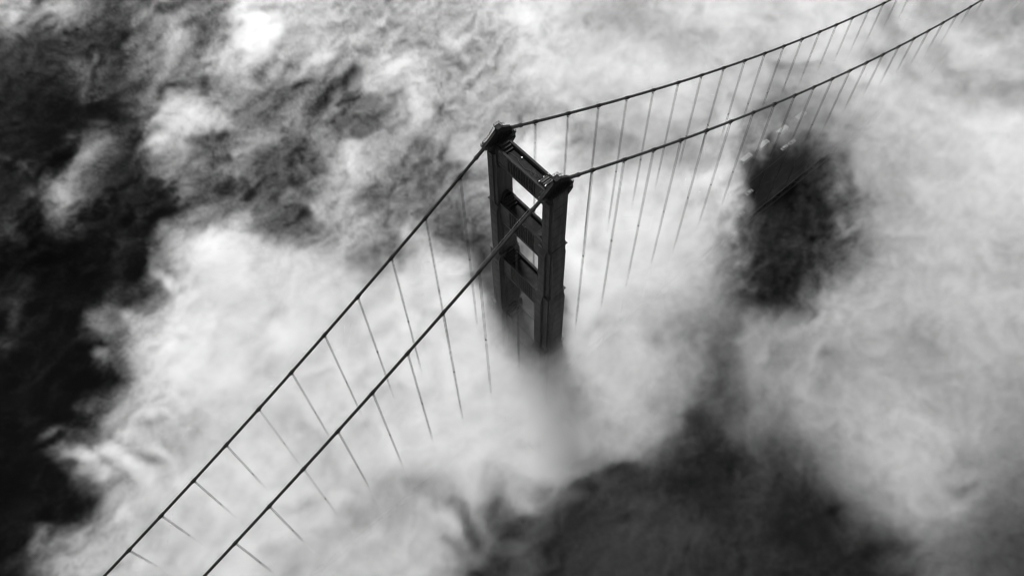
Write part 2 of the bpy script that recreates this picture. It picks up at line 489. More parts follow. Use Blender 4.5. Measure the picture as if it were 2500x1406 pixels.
# ------------------------------------------------------------------ vehicles
def make_bus(x, y, label):
    e = empty('bus', (x, y, DECK+.02)); tag(e, label, 'bus', 'white buses nose to tail in the left lane')
    L, W, H = 7.6, 2.5, 3.1
    g = MB()
    sec = [(-L/2,.35),(-L/2,2.6),(-L/2+.3,3.0),(-L/2+.8,H),(L/2-.9,H),(L/2-.3,2.95),(L/2,2.3),(L/2,.35)]
    g.wedge([(a,-W/2,z) for a,z in sec], [(a,W/2,z) for a,z in sec])
    g.build('body', M['white'], e, bevel=.16)
    g = MB()
    g.box(-1.9,-.5,-.5,.5,H-.02,H+.16); g.box(.9,2.0,-.5,.5,H-.02,H+.16)
    g.build('roof_hatch', M['light'], e, bevel=.05)
    for q in (1,-1):
        g = MB(); a, c = sorted((q*(W/2-.03), q*(W/2+.02))); g.box(-L/2+.7, L/2-1.0, a, c, 1.5, 2.4); g.build('window_band', M['glass'], e)
    g = MB(); g.wedge([(L/2-.02,-1.05,1.35),(L/2-.02,1.05,1.35),(L/2-.05,1.05,2.2),(L/2-.05,-1.05,2.2)], [(L/2+.03,-1.05,1.35),(L/2+.03,1.05,1.35),(L/2+.03,1.05,2.2),(L/2+.03,-1.05,2.2)])
    g.build('windscreen', M['glass'], e)
    for wx in (-L/2+1.6, L/2-1.6):
        for q in (1,-1):
            g = MB(); g.tube([(wx,q*(W/2-.3),.48),(wx,q*(W/2+.02),.48)], .48, 14); g.build('wheel', M['tyre'], e)
    return e
def make_car(x, y, label, paint='light'):
    e = empty('car', (x, y, DECK+.02)); tag(e, label, 'car', 'pale cars on the roadway')
    L, W = 4.6, 1.85
    g = MB()
    sec = [(-L/2,.3),(-L/2,.85),(-L/2+.9,1.0),(L/2-1.1,.95),(L/2,.75),(L/2,.3)]
    g.wedge([(a,-W/2,z) for a,z in sec], [(a,W/2,z) for a,z in sec])
    g.wedge([(-1.3,-.72,1.42),(.6,-.72,1.42),(.6,.72,1.42),(-1.3,.72,1.42)], [(-1.3,-.68,1.48),(.6,-.68,1.48),(.6,.68,1.48),(-1.3,.68,1.48)])
    g.build('body', M[paint], e, bevel=.08)
    g = MB()
    g.wedge([(-1.9,-.85,.95),(1.35,-.85,.95),(1.35,.85,.95),(-1.9,.85,.95)], [(-1.25,-.7,1.42),(.55,-.7,1.42),(.55,.7,1.42),(-1.25,.7,1.42)])
    g.build('window', M['glass'], e)
    for wx in (-1.4, 1.4):
        for q in (1,-1):
            g = MB(); g.tube([(wx,q*(W/2-.22),.34),(wx,q*(W/2+.01),.34)], .34, 12); g.build('wheel', M['tyre'], e)
    return e
for x, lab in ((148.2,'white bus half lost in the fog, lowest in the row of buses'),
               (164.6,'white bus with flat roof, just outside the edge of the dark gap in the fog'),
               (178.7,'white bus in the middle of the row, crossed by a hanger rope'),
               (194.2,'white bus fourth up the row, behind a thin veil of fog'),
               (209.6,'white bus at the upper end of the row, farthest along the bridge')):
    make_bus(x, 11.0, lab)
make_car(186.6, 2.9, 'pale car following another in the middle lanes above the dark gap')
make_car(192.6, 2.7, 'pale car ahead of another in the middle lanes above the dark gap', 'white')
make_car(135.5, -11.0, 'pale car below the dark gap in the fog, nearest to the near cable', 'white')
make_car(149.5, -4.6, 'pale car veiled by fog at the left rim of the dark gap')

# fog settings
ALB = 1.0
DENS = 0.22
ANI = 0.4
W1 = 14.0
W2 = 18.0
AMP = 1.6
HI_N = 1.0
TOP0 = 133.0
TOPA = 5.0
TOPN = 30.0
SOFT = 24.0
PW = 2.2
VOX = 1.2
W3 = 4.0
FIL = 1.5
BOT0 = 108.0
BOTA = 22.0
TORN_D = 1.5

# ------------------------------------------------------------------ the fog bank
# thickness of the bank on a 4 m plan grid (rows go away from the camera side), 00 clear air .. 99 densest
FOG_MAP = '''
0404040404040404040404040404040404040404040404040404040404040404040404040404040404040409233546545759606163646463636567707172716762595757585960616262626161625954443020151318221812121314151515151515141313121212121211100909090909080810131618212731313027252221202020202020202020202020202020202020202020202020202020202020202020202020202020202020202020202020
0404040404040404040404040404040404040404040404040404040404040404040404040404040404040512273848555859606163656463646668707272716661595757596060616262616161615954443020151318221813111314151515151515141413121212121212100909090909090809121518202531323028252321202020202020202020202020202020202020202020202020202020202020202020202020202020202020202020202020
0404040404040404040404040404040404040404040404040404040404040404040404040404040404040516304150565860606163656463646668717272716561595757596060616262616161615954443020151318221913111314151515151515141413121212121212100909090909090809111517192429323129262422202020202020202020202020202020202020202020202020202020202020202020202020202020202020202020202020
0404040404040404040404040404040404040404040404040404040404040404040404040404040404040820334452575960616264656463646669717272706561585758596061616262616162615953443020151318221913111314141515151515151413121212121212110909090909090809111416192228313129273423182629292020202020202020202020202020202020202020202020202020202020202020202020202020202020202020
0404040404040404040404040404040404040404040404040404040404040404040404040404040404041124364654575960616264656363656769717272696460585758596061616262616162615953443020151317221913111214141520181922232320151816161915161515121213141618171514172634444337353627182329292920202020202020202020202020202020202020202020202020202020202020202020202020202020202020
0404040404040404040404040404040404040404040404040404040404040404040404040404040404051428394955585960616365646363656769717272737266636963626466666971707165596362483842292330352518202024252220181922232321151816151815161515131213141518171614162431424439353631202028292920202020202020202020202020202020202020202020202020202020202020202020202020202020202020
0404040404040404040404040404040404040404040404040404040404040404040404040404020201051530464751485055536162626263626570697274727265646962626466666971707164596362473842292229352618202023252220181822232321151817151817161515131012141515151411111523354542373635292325272720202020202020202020202020202020202021212121212121212121212121212121212121212121212121
0404040404040404040404040404040404040404040404040404040404040404040404040404020202071835474751475155556262626363626670697374727163656861636466666970686965606056412622192330342617182021242220202123222017161618171719181922201412121414161511233235384244423834312524262626212121212121212121212121212121212121212121212121212121222222222222222222222222222222
0404040404040404040404040404040404040404040404040404040404040404040404040502030305101836454751495257626462596264616571737475757162596160646362667069646368655550381713181920313325191919212321222325232117191617171819181717151312111111141409212429494745474339352825262727222222222222222222222222222323232323232323232323232424242424242424242425252525252525
0404040405050505050505050505060606060607070707070808080808080808080808080709090911102244434949515660667063566267656671747779757167636160646257616565646467635960493843342826333624151722222324242425252420201819201818181713121312111011182520182131515351504844383325252727242424242525252525252525252626262626262626262727272727272727272828282828282828282829
0808080808070707070606060606050505050504040404040404040403030303030303030300000006164248425247495357616462606066686666687876727069716962646563636259656764616158455039314037232922121721212425252221242421222219181717191815121114131113223438363949565355535048403532293030302828282828282828282929292929292929292930303030303030303030303131313131313131313131
0303030303030303030303030303030302020202020202020202020202020202020202020000000009213117295048555459575965646266666563667375716972767063616263676963666866645949495526304327153534222016151922252621222521202018161515202216121214161409073348505253535455545552433836343130303131313131313131313131313232323232323232323232323233333333333333333333333333343434
0202020202020202010101010101010101010101010101010101010101010101010101010000000004060000001535506060566268726661636867686768717376757268625950526261636667666567735631474929365043322821192120212523202120191515151414182016121212161504032848535859566062606666545048393736363633333333333333343434343434343434343434343535353535353535353535353536363636363636
0101010101010101010101010101010101010101010101010101010101010101010101010000000000000000000612426556576973676162667274686362697670687475695952495457586060596465654837544827456055444338282522212424221717171411131313182017151311182628263749545758606463596157525456494544444535353636363636363636363636363637373737373737373737373737383838383838383838383838
0101010101010101010101010101010101010101010101010101010101010101010101000000000000000000010606375452576465656564687876696563636761606571685960595659585760636154535051574937546760495345191721242525211716151412121415182319181612183041475052545962646662585945374551494749505138383838383838383838383939393939393939393939394040404040404040404040404041414141
0101010101010101010101010101010101010101010101010101010101010101010101000000000000000000243523434250575762696765727269676463656765565863656564615858575760616161596268645553626657515754322830242227262321161312111315162221192124303139515457605963656661565758595853474851545454404040404040414141414141414141414141414242424242424242424242424242434343434343
0101010101010101010101010101010101010101010101010101010101010101010101000000000000000221466247466367534965716566656566646468686867646160636158615654555757576164636672696060656869717474665438201830353128241813121213131924252424283238495257606064656363595753585853485152515151424242434343434343434343434343434344444444444444444444444444444545454545454545
0101010101010101010101010101010101010101010101010101010101010101010100000000000000032439515340557757394561666463656565666968696765666158585256615960626563646870676769696466717680807672716660545259544134292515131313172430302422304044515356626366676463646152495150505052535252444445454545454545454545454545454546464646464646464646464646464646464646464647
0101010101010101010101010101010101010101010101010101010101010101010100000000000000103470666070715541525959616463656669726665686768656159575763636767717167676970696968676570778186857668656264676767625140252719152025283845402928435254575758646365696761626257525050555653545555554646464646464646474747474747474747474747474747474747474747474747474747474747
0101010101010101010101010101010101010101010101010101010101010101010100000000000000011628305460525059635355626461646974696361636766636261627069666868747168656464667171696769747984878578736561646764615748363022162232334352493834455556585957616162676762606263585553565854515454544747474747474747474747474747474747474747474748484848484848484848484848484848
0101010101010101010101010101010101010101010101010101010101010101010000000000000000021013243541525756494756626261636971686460636864656462687471686568727069696664677172706868697379848783776663646565646258462816172230344248464241434955585857585860656361636768615655555956555556565648484848484848484848484848484848484848484848484848484848484848484848484848
0101010101010101010101010101010101010101010101010101010101010101010000000000000006272312132145585149505257596164667071696563676665646266697071686570706867726865697272686665677579818280746359596164646362584428252728334347444547464450575755585755636562646765585456565858575755555548484848484848484848484848484848484848484848494949494949494949494949494949
0101010101010101010101010101010101010101010101010101010101010101010000000000000014261306111437565356606058606468706968686566686865616771727168666870676565706566727472706764687884807676665956565963636056575749393129344352514949504749545452555956566161605956535457585757565552525249494949494949494949494949494949494949494949494949494949494949494949494950
0101010101010101010101010101010101010101010101010101010101010101010000000000000003040015302435505658596059626670706967676766656665677170717169697570686871736566747573727168718186787270635558595960625852535553412528364350565449494752595549515858555759615855535657585758595753535353494949494949495050505050505050505050505050505050505050515151515151515151
0101010101010101010101010101010101010101010101010101010101010101000000000000000000000021343136465757606363616467676765676766626366726766676971687472707274736864727374747371748081747170615461646160616160595554493227354046535449474753605748515958565962646259555760595860595653525252515151515151515151515151515252525252525252525252525253535353535353535353
0101010101010101010101010101010101010101010101010101010101010101000000000000000000000000001222405558606264656565646464676870666168696463647067636772686975716865726869767573757976686769605765676463626364635957554730303846525552495056585855546059576264615956535257575759585555555556535353535353535353535354545454545454545454545454545555555555555555555555
0101010101010101010101010101010202020202020202020202020202020202000000000000000000000000000115415658576066706967646263687074706566646261646662626771646876726870766967737373798478625967656570716764636465625958555234304050555554505258575859545558596262585453545557595858575556596060605555555555555555555555555555555656565656565656565656565656565656565656
0202020202020202020202020202020202020202020202020202020202020200000000000000000000000000010124495757586568697170676463646669686661606262666159637276697578727175797168717172838774524858686971737064626365625857555339303850555450464856575959494853555556545252555555606059595957575959595656565656565656565656565656565656565656565656565656565656565656565757
0202020202020202020202020202020202030303030303030303030303030300000000000000000000000028381334505859656868697274726864605760646766646569696362637175738081747377787268696866666349393747646768727266626462615955555345333446535652484755585762575557575453525153545147555857606056555959605656565656565757575757575757575757575757575757575757575757575757575757
0303030303030303030303030303040404040404040404040404040404040404040505010000000000000041362437465763696968707476747065615759666771717274706967646665667377737379767169686662575143353547616364687169676959556156565044363646515658545155595556575657585453535053555451545754575752545961616157575757575757575757575757575757575758585858585858585858585858585858
0404040404040405050505050505050505050505060606060606060606071010101314020000000000000002193239425364696969707476737167666667686868697774676664666459606471697279747070706661534638313245606464616467687063546155544942404254585355565758595654565757564947504949535656545754545551536060606058585858585858585858595959595959595959595959595959596060606060606060
0606070707070707070808080808080808090909090909090909090909090404031111010000000000080621344050434961686868697274726966697373706762607068646058656461596368687379737171716451464235282942627166585862656665606054524945434346494440434651555756535457555049505050495357555658565552545959595959606060606060606060606060606060606060606161616161616161616161616161
0909090909090909090909090909090808080808080808070707070707060000000607000000000000053142254661465059646665676972716260667374736962586366646058595861626765687477717172695636353832242540648171605760626363616057545250484643352317202431343855535456565555555454504955585861625652566161616161616161616161616161616161616161616161616161616161616161616161616060
0707060606060606060505050505050505050505050504040404040404000000001304000000000000004539426863485156565965666770645756627176777364606065676768585461687266636969677174634633323429212037668679686463636262616159565252524641371809100915232040485254555857565755535255606263645954596364626262616161616060606060606060606060606060606060606059595959595959595959
0404040404040404040404040404040404040404040404040405050505030303031602000000000000004532364650465254545761636566646058596775767367646364677783716365737466606167667275563526283228202036698883757169676461626362575352514025323019140809131733444952515355545555545660626261616158636766636262625959595959595959595959595858585858585858585858585858585858585858
0505050505050505050505050505050506060606060606060606060606070707081606000000000000002212070915294856565962616266676560576068717068666564647588807471737165616466697474512819233030262841738885757268676661616361585757534740362613080910111024414448525152545453555863636058596363646766636161615858585858585857575757575757575757575757575757575757575757575757
0606060607070707070707070707070707070808080808080808080807070707091311020000000000001311070612264659565862616164656661565663666666666463596473747373726765667267717869472517223236394555778882737268696864626361596060534538281510070810131012273239525654555553555964646161646767656362605757575757575757575757575757575757575757575757575757575757575757575757
0808080808080808080808080909090909090909090909090909090905050505091310020000000000011219171228475959565962616263646564606063656564646464595558626978776967707572757652382417233342536371818677717270697067656664626260534436291310090708111310132133455455575655576062616062666868656059595757575757575757575758585858585858585858585858585858585858585858585858
0909090909090909090808080808080808080808080808080808080803030304070906010000000000030908040536706556575963656867676666646466666563616164625449536377767169717469726734272317243648627580818074707270687167656566666663554440452308110506081214141723323944545656596158565658606264625960636159595958585858585858585858585858595959595959595959595959595959595959
0808080707070707070707070707070707070606060606060606060603030302020203010000000000040603010648595361595664717170686666656465646261595961615346455061596168707065665723192218263955657681807874666566656966636566676867614637453014180605091113182016182329455558616157565960585861605762676459585858595959595959595959606060606060606060606060606060606060616161
0606060606060505050505050505050505050505050505050504040404040301010203010000000000050600000525343253575970737372696364656564626061605747414140383841405162666461584415142020284256657579787371605964636968656868686868645036312217190706071111131612142226384956616058616363616161595762676460585858606161616161616161616161616161616162626262626262626262626262
0404040404040404040404040404040404040404040404040404040505050301020403000000000001090700000525312446556771737371665961656460575656565449525042403635354956554841332515162023314253637377767375666065667174697171717068655342332416100607061314101110183336404450565756616461606059565559646360585858626262626262636363636363636363636363636364646464646464646464
0404040404040404040404040404040404040404040404040404040404040301010301000000000005150903030527383646546970717169635656575446444646485252575242424140415155513626192125242226354554637175757474726367707478747474737369655648484323131209070912081014233937394347525656586159585655545456606159595959596464646464646464656565656565656565656565656565656666666666
0404040404040404040404040404040404040404040404040404040404040200000000000000000214191107060220444450516568686868605349474234364040445151525044403942465056523321222629272732394856636973737072726165717376767676737570645751545936171813080807080814203336364247535959596159575552555757596059596060606666666666666666666666666666676767676767676767676767686868
0404040404040404040404040404040404040404040404050505060606050201000001030604020513140705050117414549465461656462604732303331343941435152514844403744574958553220242626283237435157626670716768695962727274767575727471635854525745211413100808080810121731354249535960585957555452566160606061616262626767686868686868686868686868696969696969696969696969697070
0505050505050505050505060606060607070707070808080809121313141104000107161909010204030204060108323538384443434754604223242827313943445054544742423842544652503222273132333641475459636568706565706161717274767473707071635955515355190609091010080909070721354351545555545554535455576263626464646363636369707070707070707070707070707071717171717171717171717171
0909101010111112121313131414151515151515151515151517171717181606010717302810010100000206090103162534343734333342565236292322334850495154595141404038424143392925313637373943495560636567696564736564716870777271686367635954505564260304020509080909040816314250545350515253545758596264656766656361616171717171717172727272727272727272727272727272727272727373
1515151515141414141413131313121212121212121212121210101010141304040919393112040200000409100200001623223137393632404431201521405450505152595238364039404039332525343939384044505762646667696461726664716865727069685961605553536067400200000002050910061720263946515048505254566061616265666665636057575757727373737373737373737373737373737373737373737373747474
1212121212121212121212121212121212121212121212121210101010141105020727423114090601010610100401031414122435413730302820222221354440465051554127273337394042372828384239394144505763656667686458686462676762666766675957585252566463360300000000020909072830243944515149495154586264636263656462615957565656747474747474747474747474747474747474747474747474747474
1212121212121211111111111111111111111111111111111111111110111209071832413013110804020609090604102928242227322727282021362917314035404749503526273234333846433233434236374244505762656667686458666458616561626361646359625655596456220200000000000809062334294347535451515155616667656260606160585958585858747474757575757575757575757575757575757575757575757575
1111111010101010101010101010101010101010090909091010100906101817223641453014131208050608070505194240281619221624322222251112344239444847474038373840333645403233434134374244495661646667686558646559596664636260626767696762636455210200000000000508071628335154555653515257656866646158575959596061616161617575757575757575757575757575757575757575767676767676
0909090909090909090909090909080808080808080808080707070706132120364449482815141310070706060507274239271520231723292421171121323440505149463839404449403538343430374341414244485459636567676661636560626969676663637071747870676152290900000000000407081623355459565552505259656761585756565860606264646565657676767676767676767676767676767676767676767676767676
0808080808080808080808080808080808080808080808040404040504020415354352472818151007090807090613303636292528292323242522202328232439515454514242444746383533323733344347444243475358626567676561616360616564636666646665626868676147352410000000000306081927385660565553495159646257535354566062626366676767677676767676767676767676767676767676767676767676767676
0808080808080808080808080808080808080808080808040404050706040306212841452922150605100908101020333633283545463833292521202421152339515863605047454235313635334038374345454445485358616567666457565854545550455363635951434451596042323432100404020307101727385457535455535359626055535456596264646466676666666676767676767676767676767676767676767676767676767675
0808080808080808080808080808080808080808080808080809111516120302080718413627160707090809141929414026202734353436302116151915162941475765635451453832313537364239424647474748515559626566666251475046455155535455555350464855585942293743301615080509131623334652505356585860615855565758616465656465656464646475757575757575757575757575757575757575757575757575
0808080808080808080808080808080808080808080808131313161714100304050005373929151011101218293134434024141622283639281917181815183140424858595655484037393938384341495349505151545861636566645844394343444853545351505251515460575647323946382926191211152028344047495357606161605754565859616364646463626261616175757575757575757575757575757574747474747474747474
0808080808080808080808080808080808080808080810100909100503020306060005333928151111122640423534424328141323304143312527231915122440444447515355514543484533334344515448515454565962646565605136334244465053525353515250505257515051383645403633261917212842474346525557596059575553555758606161626363615959595959747474747474747474747474747474747474747473737373
0808080808080808080808080808080808080808080803020203040201020204080808273631171109104159494139434531151730384748403737282118152845504844474750524947514430324750474744515556575961626363605344424750505254525254525352484850484749413541403834292627323749574947545757575857545353555759606059606264625958585858737373737373737373737372727272727272727271717171
0808080807070707070707070707070707070707070702020203040202020201081615233538241205053761545246413623152026314046444037312629334046423537414346515248484639405157474447515656555657596061615853505254525456545559575757515053545554453640413934303233384248565146525657575756535253555860606060616264656260606060607171717170707070706969696969696868686867676767
0707070707070707070707070707070707070707070404040405040303030100031517223743251203032852555649393020192423273848504134353439424041372423324244475350474849434350474853535655505053555759595649464853525358596064625961555557556160544644424035323735364146535145485355575756525255585960606061636261646463626161616766666666656565656464646363636362626262616161
0707070707070707070707070707070707070707070505050505040303020100000813173233161006052452585752464137384138373943443331373841373035402416253840404852515051393239424752525453424350525456575447424652505158626265635961575657536062565350453933313838354145505046485152555654535458605959606060615955545759595958586160606060595959585858585757575756565656555555
0707070707070707070707080808080808080808080606060606040302020100000205071312081012112650565453535454524843342930322830394241301726413322253536344252565247303040394349495152444248505255565450495156525056615859605759616060555862585754503828313840374245474950525351535553535760615959606059575346424448505251515155555454545454535353535353535353535252525252
0808080808080808080808080808080808080808060606060606040201010100000000000004061116193146535657586263585345302225302932414442291011314131243034364249575343273848414348494848444142475253524952576060575354575353565560656565615862596058554429333839394346474951555855545454555962626060616158534438384043444647464652525252525252525252525252525252525252535353
0808080808080808080808080808080808080808050505050605030101020302000000000002051119304147586564615955515046332424282933394141351808183631222736424041515245384752474850504542424040455153515055616360585554565351545661676666656061606059575444423836384245484949545961585555586264636060615851443835394244444546464653535353535353535454545454545454545555555555
0909090909090909090909090909090909090909060606060606030102030403010001010304061221374850606967564437374244403427242528323233362910153230283843403432445049475050525451524639414747465053525459626057555251545757595962666362646059595656576057524335354145484947515660605755586365646058575142393939424546444446464646555555565656565656565657575757575757575858
0909090909090909090909090909090909090907070707070605030202050603010408091111111520324543485957463939404242424133232022272421293217162625344846404040485350484645525752504844445053505153555961595655565655576061616163666258615857575353566262564738374246485050515356585655576163625753514844434747464747454345464647585858585859595959595959596060606060606060
0909090909090909090909090909090909090908080808060404030204060704041017181714161615273627263635303035424341434540312322292820243022181612345552495556565448484542505854474649505356545355566059555356606365676866625756616462625955565252576162554943434852515154565654545455575856555046475051505051505049474547494950506060616161616161616161616161616161616161
0909090909090909090909090909090909090908080808070303040405060706091923191413171308333520172319131325394240424644413127374132293330301906295251505962585246484541455353474649515255555556575856535458646769717269656055586263626059585454586061555250495256565557575757585657605954514744475456514748495050494850535353536161616161616161616161616161616161616161
0909090909090909090909090909090909090808080810080304050505060811172727170911161206314831282821131226404241444434484132394747434037433410294747495963585145454238414849495151505254545456565656565660646667686967666561626462605959605958605960565555494953555659585657626463646458545047515759524443454749495052535454546161616161616161616161616161606060606060
0909101010101010101010101010101010100808080812090505080908081116253126160912202317224545373331302937434545483622495036374553544637475331415153536064605246413737444845475454515456565556565658595959606161626262656868676662605959595959606060585756464346495358585657626767646259575450535961544542434648495152525252525260606060606060606060595959595959595959
1010101010101011111111111111111111110909091012100808111211121724313022161314243123162846383439454444464949493628475242384252575139446051495559586164625648413842494942425054515359616058575760626160595757585859636971706661606060595857585959605955434044485256575757616566605555565350535961564845485152525253515050505059595959595858585858585858585858585858
1111111111111212121212121212121212120909090909100908091214182730302318181817303327202540393441474847485151484034444947464447535442405451404755575856545349434448504642414450495058636260606161626261605958595858616769686359606160595858585656596058524851525758575657596262544444505250515760565049535860605856525151515158575757575757575757575757575757575656
1212131313131313131313131313131313101010100807080806071116242827221615191920363329263043403437434848495454524641434447524942445146404644364146515344373941424751474649444248494954616261636461616161616261616060616465636057596060595859585756586059585861626463595556586059524137424649525658555051566265666560565353535353565656565656565555555555555555545454
1414141414141414141415151515151515101010100708080606081016202121171213181522393131324048403432364750515659625954484145555341394951464951474440465243333438425053515457484246515254585959626360595957596263626161626262595655575856555658605857585858595962656968615655586058514340424141485457534950576264656459555454545454545353535353535252525252525151515151
1515161616161616161616161616161616101010091010080708080912131620140810110821403437395051413328344954525563626568584343545343414955525660564639445450414143455359595957494445505556585857596057575755566062616060626160565353555350495256606159575656585959616567656158585959524747474440425056565251576162605651485053545454505050505050505049494949494949494949
1717171717171717171717171818181809090909111413090809080809101517110708040022393943455549433025324853485263656773674841484944434852515255554944435151464545475361625649474746495659605755555655555755555859585655585957545352545146454954606361565455575859616059606263626060545255554842444955575555586261565145424652545455554949494949494949494949494949494949
1818181819191919191919191919192010101010131716111010090909091011080707000025374244485547381819263744445263666873715140434745444546454346515452464646444444464854565045454947485661625753535354545555545556555351535554545454545247465156616462565455565658616158545559626463585561635546475357575656586162585247434450545454544949494949494949494949505050505050
2020212121212121212222222222222313141414172219121009101213090707070908010326343942505044250916192332435564686870715342434747464544434041475458534743414344454346494945454846465462625853525354535252505154565452525253555757575653535761636562575657575456606059575554566166646063676050505660585455575859595652494850525252525150505050505050505050505050505050
2424242425252525262626262727271919202019232621151211141918110707081009061028323538484644261624191729476066686767685445464848494948474441434755585143434646454242454846444644455360625955545455535050505156575552525153565959606161616466666462595858565355585959605856565963656262656152515761595452545555575654535352504848474750505050505050505050505050505050
3030303131313232323333333434342728282928313024191718232824151111111010111628313133404045353334262033526367676564615350514948515251514844414047565245465151464241434545444646475259605957575857555353545658565351515152555759616364656767666361595958555455575860616057576063646059605850505661615349515252545553525455514645454550505050505050505050505050505050
3738383939394040414141424242433839393938413527232529333528201917151112131828353225262937363636322836526264625855535354545150504949515047433942504845485454494342434445444750515458585858606059575455565858565251515151535457596060616263636160595958565757575861626158586064645957585751495560625549505252535554525355534745454545505050505050505050505050505050
4546464747474848484849494950464747474646484027263340434032252321181415182435372818171825262532363237505959544845485357565350474648505049454142444345495253514644454646454854575859585859616158565555565858565351515251525356585755555659606059595959575758575860626158575963656157585853485359625850495252535554525355544945454545505050505050505050505050505050
5252525353535353535454545454494949494546514127294149504636272320191720263031313127211717161727393839485656514746505455545148464952514946434346433946525151525049505250474956626261595860626157565555555758565351515251525355585755555659606059595959575757575759626259575962656257585855485157626052495152525455535254555146454545505050505050505050505050505050
5555555656565656565656565656484747474144494231334348504734231817181718232630364240352719171726434442485558565453525150504846475459544642404551433848545149525151525351474956626261595860626157565555555758575452515251525255585755555658606059595960575757575759616260575861646458585857495055616154495052515455545253555348454545455050505050505050505050505050
5656565657575757575757575747474747444043484434293338413521151414141110183238424750484028231930464743485659595856534847484846475659534641404652423949545150525151525351474956626261595860626158565555555758575452515251515254585856555558606059595960585657575758616260585860646459575857524854596257504952525355545253555449505050505050505050505050505050505050
5757575757575757575757575746464646434141464732212228312213121313120807213641434851504027221933484643495659595855524848494745485659524541404651423949545150525151525351484956626261595860626158565555555758575452515251515254575856555557606060595960595657575758606261585760636561576057575961615957555556575756555352515150505050505050505050505050505050505050
5656565656565656565656565645454545424142484528202429291912121313110709253841444952483826211936494544505759585755524848494745495758524541404751413950545050525151525351484956626261595860626158565555555758575552515251515254575856555557597878777573716967677074787979787776747370666158575961616057555556575756555453525150505050505050505050505050505050505050
5656565656565656565656565645454544424143484124202530281711121313100611283941455052473525202039494444515859585755514848494745495858514541404751413950545050525151525351484956626261595860626158565566646362605756565759626466687072737576777878777573726967676973777979787776757371676258575860616058565555565757555453525150505050505050505050505050505050505050
5656565656565656565656564545454543414144493622212730251511121312090614324042465151453324202242494445535859585754514748484745505858514441404850404050545050585656575962646771757881828281817976726966646362605856555759616365677071737576777878777674727067676872767979797776757472686359575860616159565555565757565553525151505050505050505050505050505050505050
5656565656565656565656564545454543414146473120232831221312131312080718344042475151433124202644494346545959585754506765636262626160585654535354555759616260575656576062646771757881828281817976736966656362605856555759616365676971737476777878777674727068676872767979797876757472696560575759616159575555565757565554535251505050505050505050505050505050505050
5656565656565656565656564545454442414248442720242929201212131311070722364135353637373837373844567179838383827975706665636262626160585654535354555759616260575656576062646771757881828282817977736966656362605856555658616365676971737476777878787675737168676771757879797877767473706661585758606160585655555657575554535251505050505050505050505050505050505050
5656565656565656565656454545454456555144404146505045393329252322252832343435353637373837373946587380838383827974696664636262626160585554535354555760616260575656576062646771757881828282817977736966656462615856555658616365676971727476777878787775737169676770747879797877767573716762585758606160585655555657575655535251515050505050505050505050505050505050
5656565656565656565656565656565756544942394348514944373228252223252932343435353637373837373947617481838383817874696664636262626160585553535354555760616260575656576062646771747881828282817977736966656462615856555658606264666870727475777778787775737269676769737779797977767574726864595757596161595755555657575655545352515050505050505050505050505050505050
5656565656565656565656565656565756534741404449514842363127242223263033343535353637383837374049637581838383817873696664636262626160575553535354555760616260575656576062646771747880828282818077747067656463615957555658606264666870727375767778787776747270676768727679797978767574726965605757596161605756555657575755545352515050505050505050505050505050505050
5656565656565656565656565656575755524540414550504740353026232223273133343535363637383837374151657782838383817773686664636262626159575553535354565760616260575656576062646771747880828282818077747067656463615957555658606264666870727375767778787776747270686768717578797978777574737066615857586061605856555556575756545352515150505050505050505050505050505050
5656565656565656565656565656575655504340414750504539332926232224283133343535363637383837384253677882838382807772686564636262626159575553535354565860626260575656576062646771747880828282818077747067656463615957555657606264666870727375767778787776747371686767717578797978777675737167635957586061615957555556575756555453525150505050505050505050505050505050
5656565656565656565656565656575654484239434851494437332925232225293234343535363737383737384455697982838382807671676564636262626159575553535354565860626260575656576062646771747880828282818078747167656463615957565657596163656769717374767778787876757371696767707477797978777675747268645957575961615957555556575756555453525150505050505050505050505050505050
5656565656565656565656565656575652464140444951484236322824222326293234343535363737383737394557717983838382807571676564626262616159575553535354565860626260575656576062646771747880828282818078747167656463626057565657596163656769717374767778787877757371696767697377797979777675747269656057575960616058565555565757565453525151505050505050505050505050505050
5656565656565656565656565657565551454041465050474135312724222326303334353535363737383737394759738083838382797570676563626262616159575553535354565860626160575656576062646771747780818282818078757167656463626057565557596163656769717274757777787877757372696767687276797979787675747370666158575860616058565555565757565554535251505050505050505050505050505050
5656565656565656565656565657565449433942475150453934302623222427313334353536363738383737404862748183838382797470676563626262616059565453535354565860626159575656576062646771747780818282818078757168656463626058565556586163656769717274757777787877767472706867687175787979787776757371676359575859616159575555565757565554535251505050505050505050505050505050
5656565656565656565656565657565347413943485149443833292523222428323334353536363738383737415064768183838381787469666463626262616059565453535355565860626159575656576062646770747780818282818078757268666463626058565556586062646668707273757677787877767472706867677074787979787776757372686460575759616160575655555657575654535251515050505050505050505050505050
5656565656565656565656565757555246404045495148423632282422232529323434353536373738383738425266778283838381787369666463626262616058565453535355565860626159575556576062646770747780818282818078757268666463626058565556586062646668707273757677787878767473716867677074777979797776757472696561575758606160585655555657575655545352515050505050505050505050505050
5656565656565656565656565756555044404146505046413531272422232630323434353536373738373738435467788283838381777369666463626262616058565453535355565860626159575556576062646770747780818282818078767268666463626058565556586062646668707273757677787878777573716967676973777979797876757473706662585758606161595755555657575655545352515050505050505050505050505050
5656565656565656565656565756544842394247515045393430262322232730333435353536373738373738445670798283838280777268666463626262616058565453535455565860626159575556576062646770747780818282818079767269666563626158565556586062646668707173747677787878777573726967676872767979797877767473716763595757596161595755555656575756545352515150505050505050505050505050
5656565656565656565656565756534741404348514944383329252322242731333435353636373738373739465872808383838280767268656463626262616058565453535455565860626159575556576062646770747780818282818079767269666564626159575556575962636567697173747677787878777574727068676871757879797877767573726864605757596161605856555556575756555453525150505050505050505050505050
